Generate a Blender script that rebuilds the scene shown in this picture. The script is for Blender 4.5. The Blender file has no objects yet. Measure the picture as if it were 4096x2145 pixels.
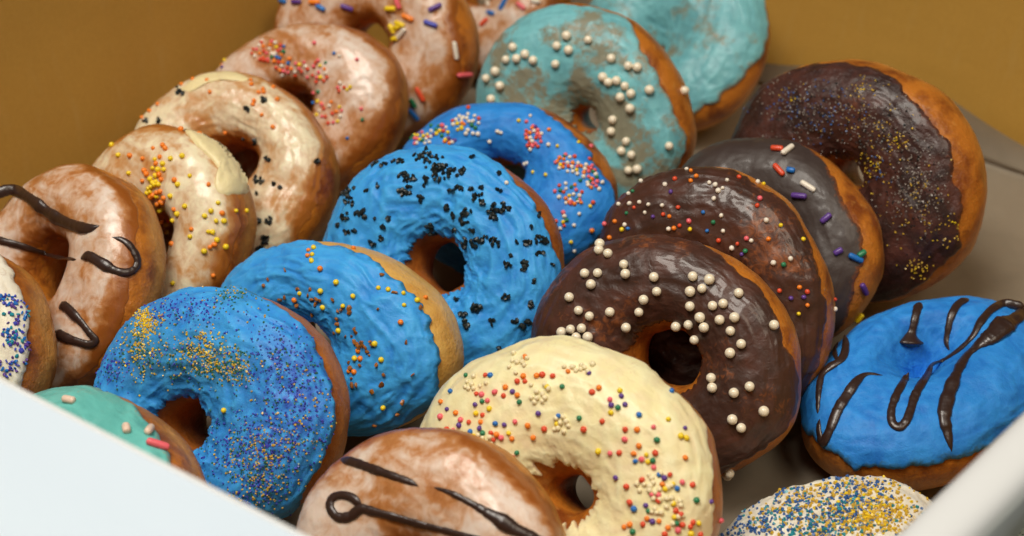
import bpy, math, random
import numpy as np
from mathutils import Vector, Matrix
from mathutils.bvhtree import BVHTree

sc = bpy.context.scene
COL = sc.collection
random.seed(7)
RNG = np.random.default_rng(11)
R_ = math.radians

# ------------------------------------------------------------------ camera, world, lamps
CAM_H, PITCH = 0.374975, 0.63048
FPH = 5843.0                                   # focal length in pixels of the 4096-wide photograph
cd = bpy.data.cameras.new('camera'); cam = bpy.data.objects.new('camera', cd); COL.objects.link(cam)
cam.location = (0, 0, CAM_H); cam.rotation_euler = (math.pi/2 - PITCH, 0, 0)
cd.sensor_width = 36; cd.sensor_fit = 'HORIZONTAL'; cd.lens = 36*FPH/4096
cd.clip_start = 0.01; cd.clip_end = 50
cd.dof.use_dof = True; cd.dof.focus_distance = 0.50; cd.dof.aperture_fstop = 10.5
sc.camera = cam

w = bpy.data.worlds.new('World'); sc.world = w; w.use_nodes = True
w.node_tree.nodes['Background'].inputs[0].default_value = (1.0, 0.93, 0.84, 1)
w.node_tree.nodes['Background'].inputs[1].default_value = 0.018

def lamp(name, loc, target, size, power, color):
    l = bpy.data.lights.new(name, 'AREA'); l.shape = 'RECTANGLE'; l.size, l.size_y = size
    l.energy = power; l.color = color
    o = bpy.data.objects.new(name, l); COL.objects.link(o); o.location = loc
    o.rotation_euler = (Vector(target) - Vector(loc)).to_track_quat('-Z', 'Y').to_euler()
    return o
lamp('window_light', (-0.95, -1.1, 0.16), (-0.08, 0.26, 0.09), (0.8, 0.25), 26, (0.86, 0.94, 1.0))
lamp('overhead_light', (-0.20, 0.24, 0.95), (-0.02, 0.42, 0), (0.42, 0.42), 8.6, (1.0, 0.94, 0.84))
lamp('overhead_light', (0.45, 0.02, 0.95), (0.05, 0.5, 0), (0.4, 0.4), 2.8, (1.0, 0.88, 0.70))  # fill lamp added to brighten the left wall and right-hand dough sides

sc.render.engine = 'CYCLES'
sc.view_settings.view_transform = 'Standard'; sc.view_settings.look = 'None'
sc.view_settings.gamma = 1; sc.view_settings.exposure = 0.0

# ------------------------------------------------------------------ maths helpers
def _hash(ix, iy, iz):
    h = (ix*374761393 + iy*668265263 + iz*2147483647 + 1013904223) & 0xFFFFFFFF
    h = ((h ^ (h >> 13))*1274126177) & 0xFFFFFFFF
    h = ((h ^ (h >> 16))*2246822519) & 0xFFFFFFFF
    return h ^ (h >> 15)
_G = RNG.normal(size=(256, 3)); _G /= np.linalg.norm(_G, axis=1)[:, None]
def perlin(P):
    P = np.asarray(P, float); i = np.floor(P).astype(np.int64); f = P - i
    t = f*f*f*(f*(f*6 - 15) + 10); out = 0
    for dx in (0, 1):
        wx = t[..., 0] if dx else 1 - t[..., 0]
        for dy in (0, 1):
            wy = t[..., 1] if dy else 1 - t[..., 1]
            for dz in (0, 1):
                wz = t[..., 2] if dz else 1 - t[..., 2]
                g = _G[_hash(i[..., 0]+dx, i[..., 1]+dy, i[..., 2]+dz) & 255]
                d = f - np.array([dx, dy, dz])
                out = out + wx*wy*wz*(g*d).sum(-1)
    return out*1.5
def fbm(P, o=3):
    r = 0; a = 1
    for k in range(o): r = r + a*perlin(np.asarray(P)*2**k + 17.3*k); a *= .5
    return r
def sstep(a, b, x):
    t = np.clip((x-a)/(b-a), 0, 1); return t*t*(3-2*t)

FW = np.array([0, math.cos(PITCH), -math.sin(PITCH)]); UP = np.array([0, math.sin(PITCH), math.cos(PITCH)])
EYE = np.array([0, 0, CAM_H])
def ray(px, py):                                # photograph pixel -> unit direction
    d = FW + np.array([1., 0, 0])*(px-2048)/FPH - UP*(py-1072.5)/FPH
    return d/np.linalg.norm(d)
def on_z(px, py, z):
    d = ray(px, py); return EYE + d*(z-CAM_H)/d[2]
def to_px(P):
    d = np.asarray(P) - EYE; zz = d@FW
    return np.array([2048 + FPH*d[0]/zz, 1072.5 - FPH*(d@UP)/zz])
ZK = .8154                                       # pixel lists below were read off eight enlargements
ZO = {1: (0, 0), 2: (1000, 0), 3: (1800, 0), 4: (2700, 0), 5: (0, 1045), 6: (1000, 1045), 7: (1800, 1045), 8: (2700, 1045)}
def zp(k, x, y): return ZO[k][0] + x*ZK, ZO[k][1] + y*ZK

# ------------------------------------------------------------------ materials
def srgb(r, g, b):
    f = lambda c: (c/255/12.92) if c/255 <= .04045 else ((c/255+.055)/1.055)**2.4
    return (f(r), f(g), f(b), 1)
class NT:
    def __init__(s, name):
        s.m = bpy.data.materials.new(name); s.m.use_nodes = True; s.t = s.m.node_tree; s.t.nodes.clear()
        s.out = s.n('ShaderNodeOutputMaterial'); s.b = s.n('ShaderNodeBsdfPrincipled')
        s.l(s.b.outputs[0], s.out.inputs[0]); s.tc = s.n('ShaderNodeTexCoord')
    def n(s, ty, **k):
        x = s.t.nodes.new(ty)
        for a, v in k.items(): setattr(x, a, v)
        return x
    def l(s, a, b): s.t.links.new(a, b)
    def noise(s, scale, detail=3, rough=.55, dist=0, vec=None, sv=None):
        x = s.n('ShaderNodeTexNoise'); x.inputs['Scale'].default_value = scale; x.inputs['Detail'].default_value = detail
        x.inputs['Roughness'].default_value = rough; x.inputs['Distortion'].default_value = dist
        v = vec or s.tc.outputs['Object']
        if sv:
            mp = s.n('ShaderNodeMapping'); mp.inputs['Scale'].default_value = sv; s.l(v, mp.inputs[0]); v = mp.outputs[0]
        s.l(v, x.inputs['Vector']); return x.outputs['Fac']
    def ramp(s, fac, stops):
        r = s.n('ShaderNodeValToRGB'); e = r.color_ramp.elements
        while len(e) < len(stops): e.new(.5)
        for k, (p, c) in enumerate(stops): e[k].position = p; e[k].color = c if len(c) == 4 else (*c, 1)
        s.l(fac, r.inputs[0]); return r.outputs[0]
    def mix(s, fac, a, b):
        x = s.n('ShaderNodeMix', data_type='RGBA')
        for sock, v in ((x.inputs[0], fac), (x.inputs[6], a), (x.inputs[7], b)):
            if hasattr(v, 'is_output'): s.l(v, sock)
            else: sock.default_value = v
        return x.outputs[2]
    def attr(s, name):
        a = s.n('ShaderNodeAttribute', attribute_name=name); return a.outputs['Fac']
    def math(s, op, a, b=None):
        x = s.n('ShaderNodeMath', operation=op)
        for sock, v in ((x.inputs[0], a), (x.inputs[1], b)):
            if v is None: continue
            if hasattr(v, 'is_output'): s.l(v, sock)
            else: sock.default_value = v
        return x.outputs[0]
    def bump(s, h, dist, strength=1):
        x = s.n('ShaderNodeBump'); x.inputs['Distance'].default_value = dist; x.inputs['Strength'].default_value = strength
        s.l(h, x.inputs['Height']); s.l(x.outputs[0], s.b.inputs['Normal']); return x
    def set(s, col=None, rough=None, spec=None, coat=None, sss=None, metal=None):
        for key, v in (('Base Color', col), ('Roughness', rough), ('Specular IOR Level', spec), ('Metallic', metal)):
            if v is None: continue
            if hasattr(v, 'is_output'): s.l(v, s.b.inputs[key])
            else: s.b.inputs[key].default_value = v
        if coat: s.b.inputs['Coat Weight'].default_value = coat[0]; s.b.inputs['Coat Roughness'].default_value = coat[1]
        if sss:
            s.b.inputs['Subsurface Weight'].default_value = sss[0]; s.b.inputs['Subsurface Scale'].default_value = sss[1]
            s.b.inputs['Subsurface Radius'].default_value = sss[2]
        return s
MAT = {}
def simple(name, col, rough=.5, spec=.5, coat=None):
    if name not in MAT: MAT[name] = NT(name).set(col, rough, spec, coat).m
    return MAT[name]

def dough_mat(name, top, pale, dark):
    s = NT(name); n1 = s.noise(55, 4); n2 = s.noise(260, 3); n3 = s.noise(900, 2)
    c = s.ramp(s.math('ADD', s.math('MULTIPLY', n1, .7), s.math('MULTIPLY', s.noise(150, 4, sv=(1, 1, .3)), .3)), [(.41, dark), (.53, top), (.66, top)])
    band = s.attr('belt')
    c = s.mix(s.math('MULTIPLY', band, s.math('ADD', n2, .15)), c, pale)
    c = s.mix(s.ramp(n2, [(.62, (0, 0, 0)), (.8, (.5, .5, .5))]), c, pale)
    h = s.math('ADD', s.math('MULTIPLY', n2, .7), s.math('MULTIPLY', n3, .35))
    s.bump(h, .0011, .7); s.set(c, .40, .45, sss=(.12, .003, (1, .45, .2)))
    return s.m
DOUGH = {'std': dough_mat('fried_dough', (.50, .165, .018, 1), (.68, .34, .085, 1), (.21, .050, .007, 1)),
         'pale': dough_mat('pale_dough', (.70, .40, .10, 1), (.78, .52, .2, 1), (.60, .30, .06, 1)),
         'dark': dough_mat('dark_dough', (.42, .125, .018, 1), (.54, .21, .045, 1), (.24, .06, .010, 1))}

def cream_mat(name, col, deep, thin_col, rough=.42, bumpd=.00032, spec=.4, streak=(1, 1, 1)):
    s = NT(name); n1 = s.noise(90, 4, dist=1.2, sv=streak); n2 = s.noise(420, 4, dist=.6, sv=streak); n3 = s.noise(1500, 2)
    c = s.mix(s.ramp(n1, [(.38, (0, 0, 0)), (.68, (1, 1, 1))]), col, deep)
    c = s.mix(s.math('MULTIPLY', s.attr('ridge'), .5), c, tuple(min(.9, v*1.35+.02) for v in col[:3]) + (1,))
    thin = s.attr('thin'); tm = s.math('ADD', thin, s.math('MULTIPLY', s.math('SUBTRACT', n2, .5), .9))
    tmr = s.ramp(tm, [(.38, (0, 0, 0)), (.72, (1, 1, 1))])
    c = s.mix(tmr, c, thin_col)
    h = s.math('ADD', n2, s.math('MULTIPLY', n3, .3)); s.bump(h, bumpd, .75)
    s.set(c, rough, spec, sss=(.15, .0015, (1, .9, .8))); return s.m
ICING = {
 'blue': cream_mat('blue_buttercream', (.045, .335, .78, 1), (.027, .24, .68, 1), (.03, .18, .34, 1), rough=.50, spec=.3),
 'bluefilm': cream_mat('blue_icing', (.024, .245, .70, 1), (.014, .165, .58, 1), (.05, .15, .24, 1), rough=.52, spec=.28, bumpd=.0004),
 'teal': cream_mat('teal_icing', (.17, .46, .50, 1), (.125, .36, .41, 1), (.24, .235, .165, 1), rough=.36, bumpd=.0004),
 'mint': cream_mat('mint_icing', (.13, .47, .43, 1), (.10, .40, .37, 1), (.40, .26, .12, 1), rough=.36, bumpd=.0004),
 'cream': cream_mat('cream_buttercream', (.86, .76, .42, 1), (.80, .66, .40, 1), (.62, .42, .27, 1), rough=.36),
 'white': cream_mat('white_buttercream', (.82, .76, .60, 1), (.72, .63, .50, 1), (.55, .42, .32, 1), rough=.4),
}
def stained_mat():
    m = cream_mat('stained_blue_buttercream', (.045, .335, .78, 1), (.027, .24, .68, 1), (.03, .18, .34, 1), rough=.5, spec=.3)
    nt = m.node_tree; b = next(n for n in nt.nodes if n.type == 'BSDF_PRINCIPLED'); src = b.inputs['Base Color'].links[0].from_socket
    nz = nt.nodes.new('ShaderNodeTexNoise'); nz.inputs['Scale'].default_value = 420; nz.inputs['Detail'].default_value = 4
    tc = next(n for n in nt.nodes if n.type == 'TEX_COORD'); nt.links.new(tc.outputs['Object'], nz.inputs['Vector'])
    for a, col in (('stain_violet', (.035, .085, .50, 1)), ('stain_green', (.045, .17, .24, 1))):
        at = nt.nodes.new('ShaderNodeAttribute'); at.attribute_name = a
        mu = nt.nodes.new('ShaderNodeMath'); mu.operation = 'MULTIPLY'; nt.links.new(at.outputs['Fac'], mu.inputs[0])
        rp = nt.nodes.new('ShaderNodeValToRGB'); rp.color_ramp.elements[0].position = .35; rp.color_ramp.elements[1].position = .62
        nt.links.new(nz.outputs['Fac'], rp.inputs[0]); nt.links.new(rp.outputs[0], mu.inputs[1])
        mx = nt.nodes.new('ShaderNodeMix'); mx.data_type = 'RGBA'; nt.links.new(mu.outputs[0], mx.inputs[0]); nt.links.new(src, mx.inputs[6]); mx.inputs[7].default_value = col; src = mx.outputs[2]
    nt.links.new(src, b.inputs['Base Color']); return m
ICING['stained'] = stained_mat()
def choc_mat(name, a, b, rough, thin_col, coat=.5, bumpd=.0006):
    s = NT(name); n1 = s.noise(70, 4, dist=.8); n2 = s.noise(330, 4, dist=1.5); n3 = s.noise(1300, 2)
    c = s.mix(s.ramp(n1, [(.4, (0, 0, 0)), (.65, (1, 1, 1))]), a, b)
    tm = s.math('ADD', s.attr('thin'), s.math('MULTIPLY', s.math('SUBTRACT', n2, .5), .9))
    c = s.mix(s.ramp(tm, [(.45, (0, 0, 0)), (.75, (1, 1, 1))]), c, thin_col)
    s.bump(s.math('ADD', n2, s.math('MULTIPLY', n3, .15)), bumpd, .6)
    s.set(c, s.math('ADD', s.math('MULTIPLY', n1, .2), rough-.1), .5, coat=(coat*1.4, .10)); return s.m
ICING['choc'] = choc_mat('chocolate_glaze', (.048, .020, .013, 1), (.080, .026, .015, 1), .44, (.26, .075, .018, 1), coat=.18, bumpd=.00035)
ICING['matt'] = choc_mat('matt_chocolate', (.052, .036, .031, 1), (.042, .026, .022, 1), .50, (.24, .07, .018, 1), coat=.08, bumpd=.0002)
ICING['sugared'] = choc_mat('sugared_chocolate', (.030, .012, .010, 1), (.085, .026, .018, 1), .46, (.20, .055, .018, 1), coat=.12, bumpd=.0008)
def glaze_mat(name, ramp):
    s = NT(name); n1 = s.noise(34, 3, dist=1.3); n2 = s.noise(230, 5, .65, dist=.8, sv=(1, 1, .5)); n3 = s.noise(1100, 2)
    m = s.math('ADD', s.math('MULTIPLY', n1, .75), s.math('ADD', s.math('MULTIPLY', n2, .35), s.math('MULTIPLY', s.attr('thin'), -.5)))
    c = s.ramp(m, ramp)
    s.bump(s.math('ADD', n2, s.math('MULTIPLY', n3, .3)), .0004, .6)
    s.set(c, .36, .5, coat=(.35, .18), sss=(.15, .002, (1, .6, .35))); return s.m
ICING['glaze'] = glaze_mat('sugar_glaze', [(.36, (.30, .085, .011)), (.48, (.47, .20, .068)), (.555, (.62, .41, .285)), (.65, (.73, .60, .51))])
ICING['creamglaze'] = glaze_mat('cream_glaze', [(.34, (.42, .14, .022)), (.46, (.56, .29, .11)), (.53, (.68, .50, .32)), (.62, (.82, .72, .50))])
def smear_mat():
    s = NT('cream_smear'); n = s.noise(300, 4, dist=1); s.bump(n, .0007, .6)
    s.set(s.mix(n, (.86, .76, .40, 1), (.80, .66, .40, 1)), .38, .4, sss=(.15, .0015, (1, .9, .7))); return s.m
MAT['smear'] = smear_mat()
def driz_mat():
    s = NT('chocolate_drizzle'); n = s.noise(500, 3); s.bump(n, .0004, .5)
    s.set(s.mix(n, (.040, .019, .013, 1), (.026, .012, .010, 1)), .36, .5, coat=(.3, .2)); return s.m
MAT['drizzle'] = driz_mat()
def pearl_mat():
    s = NT('pearl_sugar'); s.set((.86, .76, .58, 1), .30, .5, coat=(.6, .18), sss=(.1, .001, (1, .9, .7))); return s.m
MAT['pearl'] = pearl_mat()
CC = {'W': (.84, .76, .64, 1), 'r': (.72, .075, .025, 1), 'o': (.90, .23, .015, 1), 'g': (.02, .20, .085, 1), 'p': (.115, .045, .27, 1),
      'b': (.015, .16, .52, 1), 'y': (.88, .63, .015, 1), 'k': (.85, .14, .17, 1), 'n': (.30, .10, .012, 1), 'K': (.006, .011, .011, 1),
      't': (.02, .28, .35, 1), 'a': (.66, .42, .045, 1), 'v': (.06, .07, .46, 1), 'e': (.04, .16, .09, 1), 'c': (.80, .60, .48, 1), 's': (.28, .24, .21, 1), 'm': (.04, .13, .38, 1), 'w': (.84, .73, .45, 1)}
def cmat(c): return simple('sprinkle_' + {'W': 'white', 'r': 'red', 'o': 'orange', 'g': 'green', 'p': 'purple', 'b': 'blue', 'y': 'yellow', 'k': 'pink', 'n': 'amber', 'K': 'black',
      't': 'turquoise', 'a': 'gold', 'v': 'violet', 'e': 'dark_green', 'c': 'blush', 's': 'grey', 'm': 'mid_blue', 'w': 'cream'}[c], CC[c], .34 if c not in 'K' else .42, .5)

# ------------------------------------------------------------------ object helpers
def link(o, parent=None):
    COL.objects.link(o)
    if parent is not None: o.parent = parent
    return o
def mesh_obj(name, verts, faces, mats, parent=None, smooth=True, mi=None, attrs=None):
    me = bpy.data.meshes.new(name); me.from_pydata(np.asarray(verts).tolist(), [], faces)
    for m in (mats if isinstance(mats, list) else [mats]): me.materials.append(m)
    if mi is not None: me.polygons.foreach_set('material_index', np.asarray(mi, np.int32))
    if smooth: me.polygons.foreach_set('use_smooth', np.ones(len(me.polygons), bool))
    for k, v in (attrs or {}).items():
        a = me.attributes.new(k, 'FLOAT', 'POINT'); a.data.foreach_set('value', np.asarray(v, np.float32).ravel())
    me.update(); return link(bpy.data.objects.new(name, me), parent)
def thing(name, loc, label, cat, group=None):
    o = bpy.data.objects.new(name, None); o.empty_display_size = .02; o.location = loc
    o['label'] = label; o['category'] = cat
    if group: o['group'] = group
    return link(o)
def grid_faces(nu, nv, wrap_u=False, wrap_v=False):
    F = []
    for i in range(nu if wrap_u else nu-1):
        for j in range(nv if wrap_v else nv-1):
            a = i*nv + j; b = ((i+1) % nu)*nv + j; c = ((i+1) % nu)*nv + (j+1) % nv; d = i*nv + (j+1) % nv
            F.append((a, b, c, d))
    return F

# ------------------------------------------------------------------ table, cloth and box
cloth_m = NT('speckled_cloth')
v_ = cloth_m.n('ShaderNodeTexVoronoi'); v_.inputs['Scale'].default_value = 520; cloth_m.l(cloth_m.tc.outputs['Object'], v_.inputs['Vector'])
wv = cloth_m.noise(40, 2); dots = cloth_m.ramp(cloth_m.math('ADD', v_.outputs['Distance'], cloth_m.math('MULTIPLY', cloth_m.math('SUBTRACT', wv, .5), .5)), [(.20, (.03, .035, .04)), (.30, (.55, .58, .52))])
cloth_m.set(dots, .85, .2); cloth_m.bump(v_.outputs['Distance'], .0004, .5)

nx = 90; xs = np.linspace(-.9, .9, nx); ys = np.linspace(-.45, 1.35, nx)
X, Y = np.meshgrid(xs, ys, indexing='ij')
nF = np.array([.74, -.67]); dF = X*nF[0] + Y*nF[1]
Z = -.006 + .0015*perlin(np.stack([X*9, Y*9, X*0], -1)) * 0 + (.072+.006*np.sin(X*60))*np.exp(-((dF+.058)/.030)**2)*sstep(.9, .4, Y)*sstep(-.1, .06, X)
o = mesh_obj('tablecloth', np.stack([X, Y, Z], -1).reshape(-1, 3), grid_faces(nx, nx), cloth_m.m); o['kind'] = 'structure'

kraft = NT('kraft_cardboard')
k1 = kraft.noise(22, 5, .65); k2 = kraft.noise(480, 5, .8); k3 = kraft.noise(160, 5, sv=(1, 1, .2))
kc = kraft.mix(k1, (.54, .305, .058, 1), (.66, .385, .080, 1))
kc = kraft.mix(kraft.math('MULTIPLY', k2, .85), kc, (.46, .25, .045, 1)); kc = kraft.mix(kraft.ramp(k3, [(.55, (0, 0, 0)), (.80, (.45, .45, .45))]), kc, (.56, .35, .10, 1))
kraft.set(kc, .62, .25); kraft.bump(k2, .0003, .4); KRAFT = kraft.m
wh = NT('white_cardboard'); wn = wh.noise(14, 2); wh.set(wh.mix(wn, (.64, .655, .665, 1), (.68, .69, .69, 1)), .42, .35); wh.bump(wh.noise(700, 2), .0001, .3); WHITE = wh.m

row = np.array([math.sin(R_(33)), math.cos(R_(33))]); left = np.array([-row[1], row[0]])
HB = .14
def isect(n1, c1, n2, c2): return np.linalg.solve(np.array([n1, n2]), np.array([c1, c2]))
rb_a, rb_b = np.array([.135, .682]), np.array([.262, .583]); rbd = (rb_b-rb_a)/np.linalg.norm(rb_b-rb_a); rbn = np.array([-rbd[1], rbd[0]])
fr1, fr2 = on_z(2576*1.59006, 1002*1.59006, HB)[:2], on_z(2212*1.59006, 1349*1.59006, HB)[:2]; frd = (fr1-fr2)/np.linalg.norm(fr1-fr2); frn = np.array([frd[1], -frd[0]])
fl1, fl2 = on_z(0, 945*1.59006, HB)[:2], on_z(750*1.59006, 1330*1.59006, HB)[:2]; fld = (fl2-fl1)/np.linalg.norm(fl2-fl1); fln = np.array([-fld[1], fld[0]])
LB, RBL, FLL, FRL = (left, .446), (rbn, rbn@rb_a), (fln, fln@fl1-.0005), (nF, -.110)
LBt, RBt, FLt, FRt = (left, .452), (rbn, rbn@rb_a+.006), (fln, fln@fl1-.0005), (frn, frn@fr1+.004)
base = [isect(*LB, *FLL), isect(*LB, *RBL), isect(*RBL, *FRL), isect(*FRL, *FLL)]
top = [isect(*LBt, *FLt), isect(*LBt, *RBt), isect(*RBt, *FRt), isect(*FRt, *FLt)]
box = thing('donut_box', (0, .42, -.003), 'large open cardboard box, kraft brown inside and white outside, holding the donuts', 'box')
OFF = np.array([0, .42, -.003])
def wall(name, i, j, flip=False):
    nu, nv = 40, 14; s = np.linspace(0, 1, nu)[:, None, None]; t = np.linspace(0, 1, nv)[None, :, None]
    p = lambda a, z: np.array([a[0], a[1], z])
    B = p(base[i], -.002)*(1-s) + p(base[j], -.002)*s; T = p(top[i], HB)*(1-s) + p(top[j], HB)*s
    G = B*(1-t) + T*t
    d = base[j]-base[i]; n = np.array([d[1], -d[0], 0]); n /= np.linalg.norm(n)
    c = np.mean(base, 0) - base[i]
    if n[:2]@c > 0: n = -n                                     # n points outwards
    bul = (.0022*np.sin(np.pi*s)*np.sin(np.pi*t) + .0008*perlin(np.concatenate([s*6+t*0, t*2+s*0, s*0+t*0+i], -1))[..., None]*np.sin(np.pi*t))
    inn = G + n*bul; outr = inn + n*.0013
    V = np.concatenate([inn.reshape(-1, 3), outr.reshape(-1, 3)]) - OFF
    g = grid_faces(nu, nv); N = nu*nv
    F = list(g) + [tuple(N+x for x in reversed(f)) for f in g]; mi = [0]*len(g) + [1]*len(g)
    edge = [a*nv + nv-1 for a in range(nu)]
    for a, b_ in zip(edge[:-1], edge[1:]): F.append((a, b_, N+b_, N+a)); mi.append(1)
    edge = [a*nv for a in range(nu)]
    for a, b_ in zip(edge[:-1], edge[1:]): F.append((b_, a, N+a, N+b_)); mi.append(1)
    for a in (0, nu-1):
        for k in range(nv-1): F.append((a*nv+k, a*nv+k+1, N+a*nv+k+1, N+a*nv+k)); mi.append(1)
    return mesh_obj(name, V, F, [KRAFT, WHITE], box, smooth=False, mi=mi)
wall('wall', 0, 1); wall('wall', 1, 2); wall('wall', 2, 3); wall('wall', 3, 0)
b4 = [np.array([*p, z]) - OFF for z in (-.0022, -.0046) for p in base]
mesh_obj('floor_panel', b4, [(0, 3, 2, 1), (4, 5, 6, 7), (0, 1, 5, 4), (1, 2, 6, 5), (2, 3, 7, 6), (3, 0, 4, 7)], [KRAFT], box, smooth=False)
# rolled-over double rim on the near right wall
A, Bq = np.array([*top[2], HB]), np.array([*top[3], HB]); nseg, npr = 30, 20; V = []
hw = .0068
for a in range(nseg):
    s = a/(nseg-1); C = A*(1-s)+Bq*s
    for q in range(npr):
        th = 2*math.pi*q/npr; x = math.copysign(abs(math.cos(th))**.8, math.cos(th))*hw; z = math.copysign(abs(math.sin(th))**.8, math.sin(th))
        z = z*.006 if z > 0 else z*.030
        V.append(C + np.array([frn[0], frn[1], 0])*(x+.0045 - (0 if z > 0 else -z*.30)) + np.array([0, 0, z-.004]))
F = grid_faces(nseg, npr, False, True) + [tuple(range(npr)), tuple(reversed(range((nseg-1)*npr, nseg*npr)))]
mesh_obj('rolled_rim', np.array(V)-OFF, F, WHITE, box)

pm = NT('waxed_paper'); pn = pm.noise(60, 4, dist=.5); pm.bump(pm.noise(120, 4), .0006, .5); pm.set(pm.mix(pn, (.26, .22, .165, 1), (.34, .29, .22, 1)), .62, .15)
tr = pm.n('ShaderNodeBsdfTransparent'); tr.inputs[0].default_value = (.9, .84, .72, 1); mx = pm.n('ShaderNodeMixShader'); mx.inputs[0].default_value = .86
pm.l(tr.outputs[0], mx.inputs[1]); pm.l(pm.b.outputs[0], mx.inputs[2]); pm.l(mx.outputs[0], pm.out.inputs[0])
ns, nt, nup = 70, 60, 10; V = []
bi = [np.mean(base, 0) + (p-np.mean(base, 0))*.985 for p in base]
for a in range(ns):
    s = a/(ns-1)
    for b_ in range(nt):
        t = b_/(nt-1); p = (bi[0]*(1-t)+bi[1]*t)*(1-s) + (bi[3]*(1-t)+bi[2]*t)*s
        V.append((p[0], p[1], -.0006 + .0006*float(perlin(np.array([p[0]*25, p[1]*25, 3.])))))
    e = bi[1]*(1-s)+bi[2]*s; inn = -rbn
    hgt = .011 + .016*math.exp(-((s-.62)/.13)**2) + .004*math.sin(s*14)
    for b_ in range(1, nup+1):
        q = b_/nup; lean = .0035*(1-q)**2 - .003 + .0012*math.sin(s*30)*q
        V.append((*(e + inn*(lean+.003)), hgt*q))
liner = mesh_obj('waxed_paper_liner', V, grid_faces(ns, nt+nup), pm.m)
liner['label'] = 'grey brown waxed paper sheet lining the bottom of the box'; liner['category'] = 'paper'

# ------------------------------------------------------------------ donuts
FIT = {  # centre x y z, normal elevation, normal azimuth, radius, in-plane stretch x y, thickness factor, in-plane turn
'A': (-0.20423, 0.40314, 0.0401, 0.72827, 0.59341, 0.04568, 0.9988, 0.97756, 1.08141, 0.29588),
'B': (-0.16887, 0.44539, 0.04387, 0.70995, 0.739, 0.04438, 0.97955, 1.01036, 0.94413, 0.36092),
'C': (-0.14235, 0.47857, 0.04186, 0.64942, 0.56195, 0.04429, 0.9484, 1.01835, 1.00048, -0.25115),
'D': (-0.12079, 0.5284, 0.03832, 0.84076, 0.33839, 0.04707, 1.0493, 0.94152, 1.0112, -0.25404),
'E': (-.09462, .57553, .04175, .67502, .38693, .04655, 1.08352, .87974, 1.01896, .46084),
'F': (-.06462, .61953, .05289, .47205, .32621, .04792, 1.05736, .95469, .99658, .03661),
'G': (-.01256, .70325, .0426, .65907, .60059, .04667, .99433, .99916, 1.00146, .00551),
'H': (-0.13505, 0.32458, 0.03739, 0.77143, 0.80105, 0.04667, 1.07787, 0.89308, 1.11095, 0.00506),
'I': (-0.09977, 0.37556, 0.04095, 0.5978, 0.57475, 0.04658, 1.06423, 0.90549, 1.05361, 0.30069),
'J': (-0.06345, 0.41904, 0.0383, 0.46544, 0.57961, 0.04542, 1.12519, 0.76666, 1.09619, 0.11576),
'K': (-0.02532, 0.4577, 0.04169, 0.62664, 0.44924, 0.04757, 1.05849, 0.95024, 1.00708, -0.2056),
'L': (-0.00303, 0.51647, 0.0368, 0.78798, 0.42978, 0.0453, 1.08739, 0.84879, 1.00976, 0.10545),
'M': (0.03145, 0.55789, 0.05017, 0.40593, 0.42957, 0.04907, 1.05891, 0.9711, 1.02016, -0.53534),
'N': (0.0800, 0.64700, 0.0410, 0.80, 0.60, 0.0495, 0.98958, 0.96504, 0.98322, -0.15246),
'O': (-0.024, 0.29902, 0.04026, 0.6859, 0.53529, 0.04631, 1.03609, 0.96199, 0.97449, -0.42739),
'P': (0.01726, 0.33395, 0.04656, 0.66349, 0.54407, 0.04849, 1.0671, 0.94043, 1.13227, 0.0858),
'Q': (0.05476, 0.39985, 0.04308, 0.57549, 0.50024, 0.04692, 1.06945, 0.92834, 0.98128, -0.04561),
'R': (0.07488, 0.43443, 0.04587, 0.42454, 0.48752, 0.04699, 1.07654, 0.94421, 0.9547, -0.75412),
'S': (0.10095, 0.47542, 0.03926, 0.66671, 0.56586, 0.04568, 1.0444, 0.92736, 1.07988, -0.12125),
'T': (0.14063, 0.50751, 0.04926, 0.36595, 0.71282, 0.05117, 1.10424, 0.97604, 1.08254, -0.07188),
'U': (.15192, .40479, .02237, 1.43021, .74818, .04647, .75529, 1.11251, 1.04455, -.29049),
'V': (.10087, .32203, .01819, 1.35662, 1.24825, .04151, .78721, 1.03999, .76481, .11837)}

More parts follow.
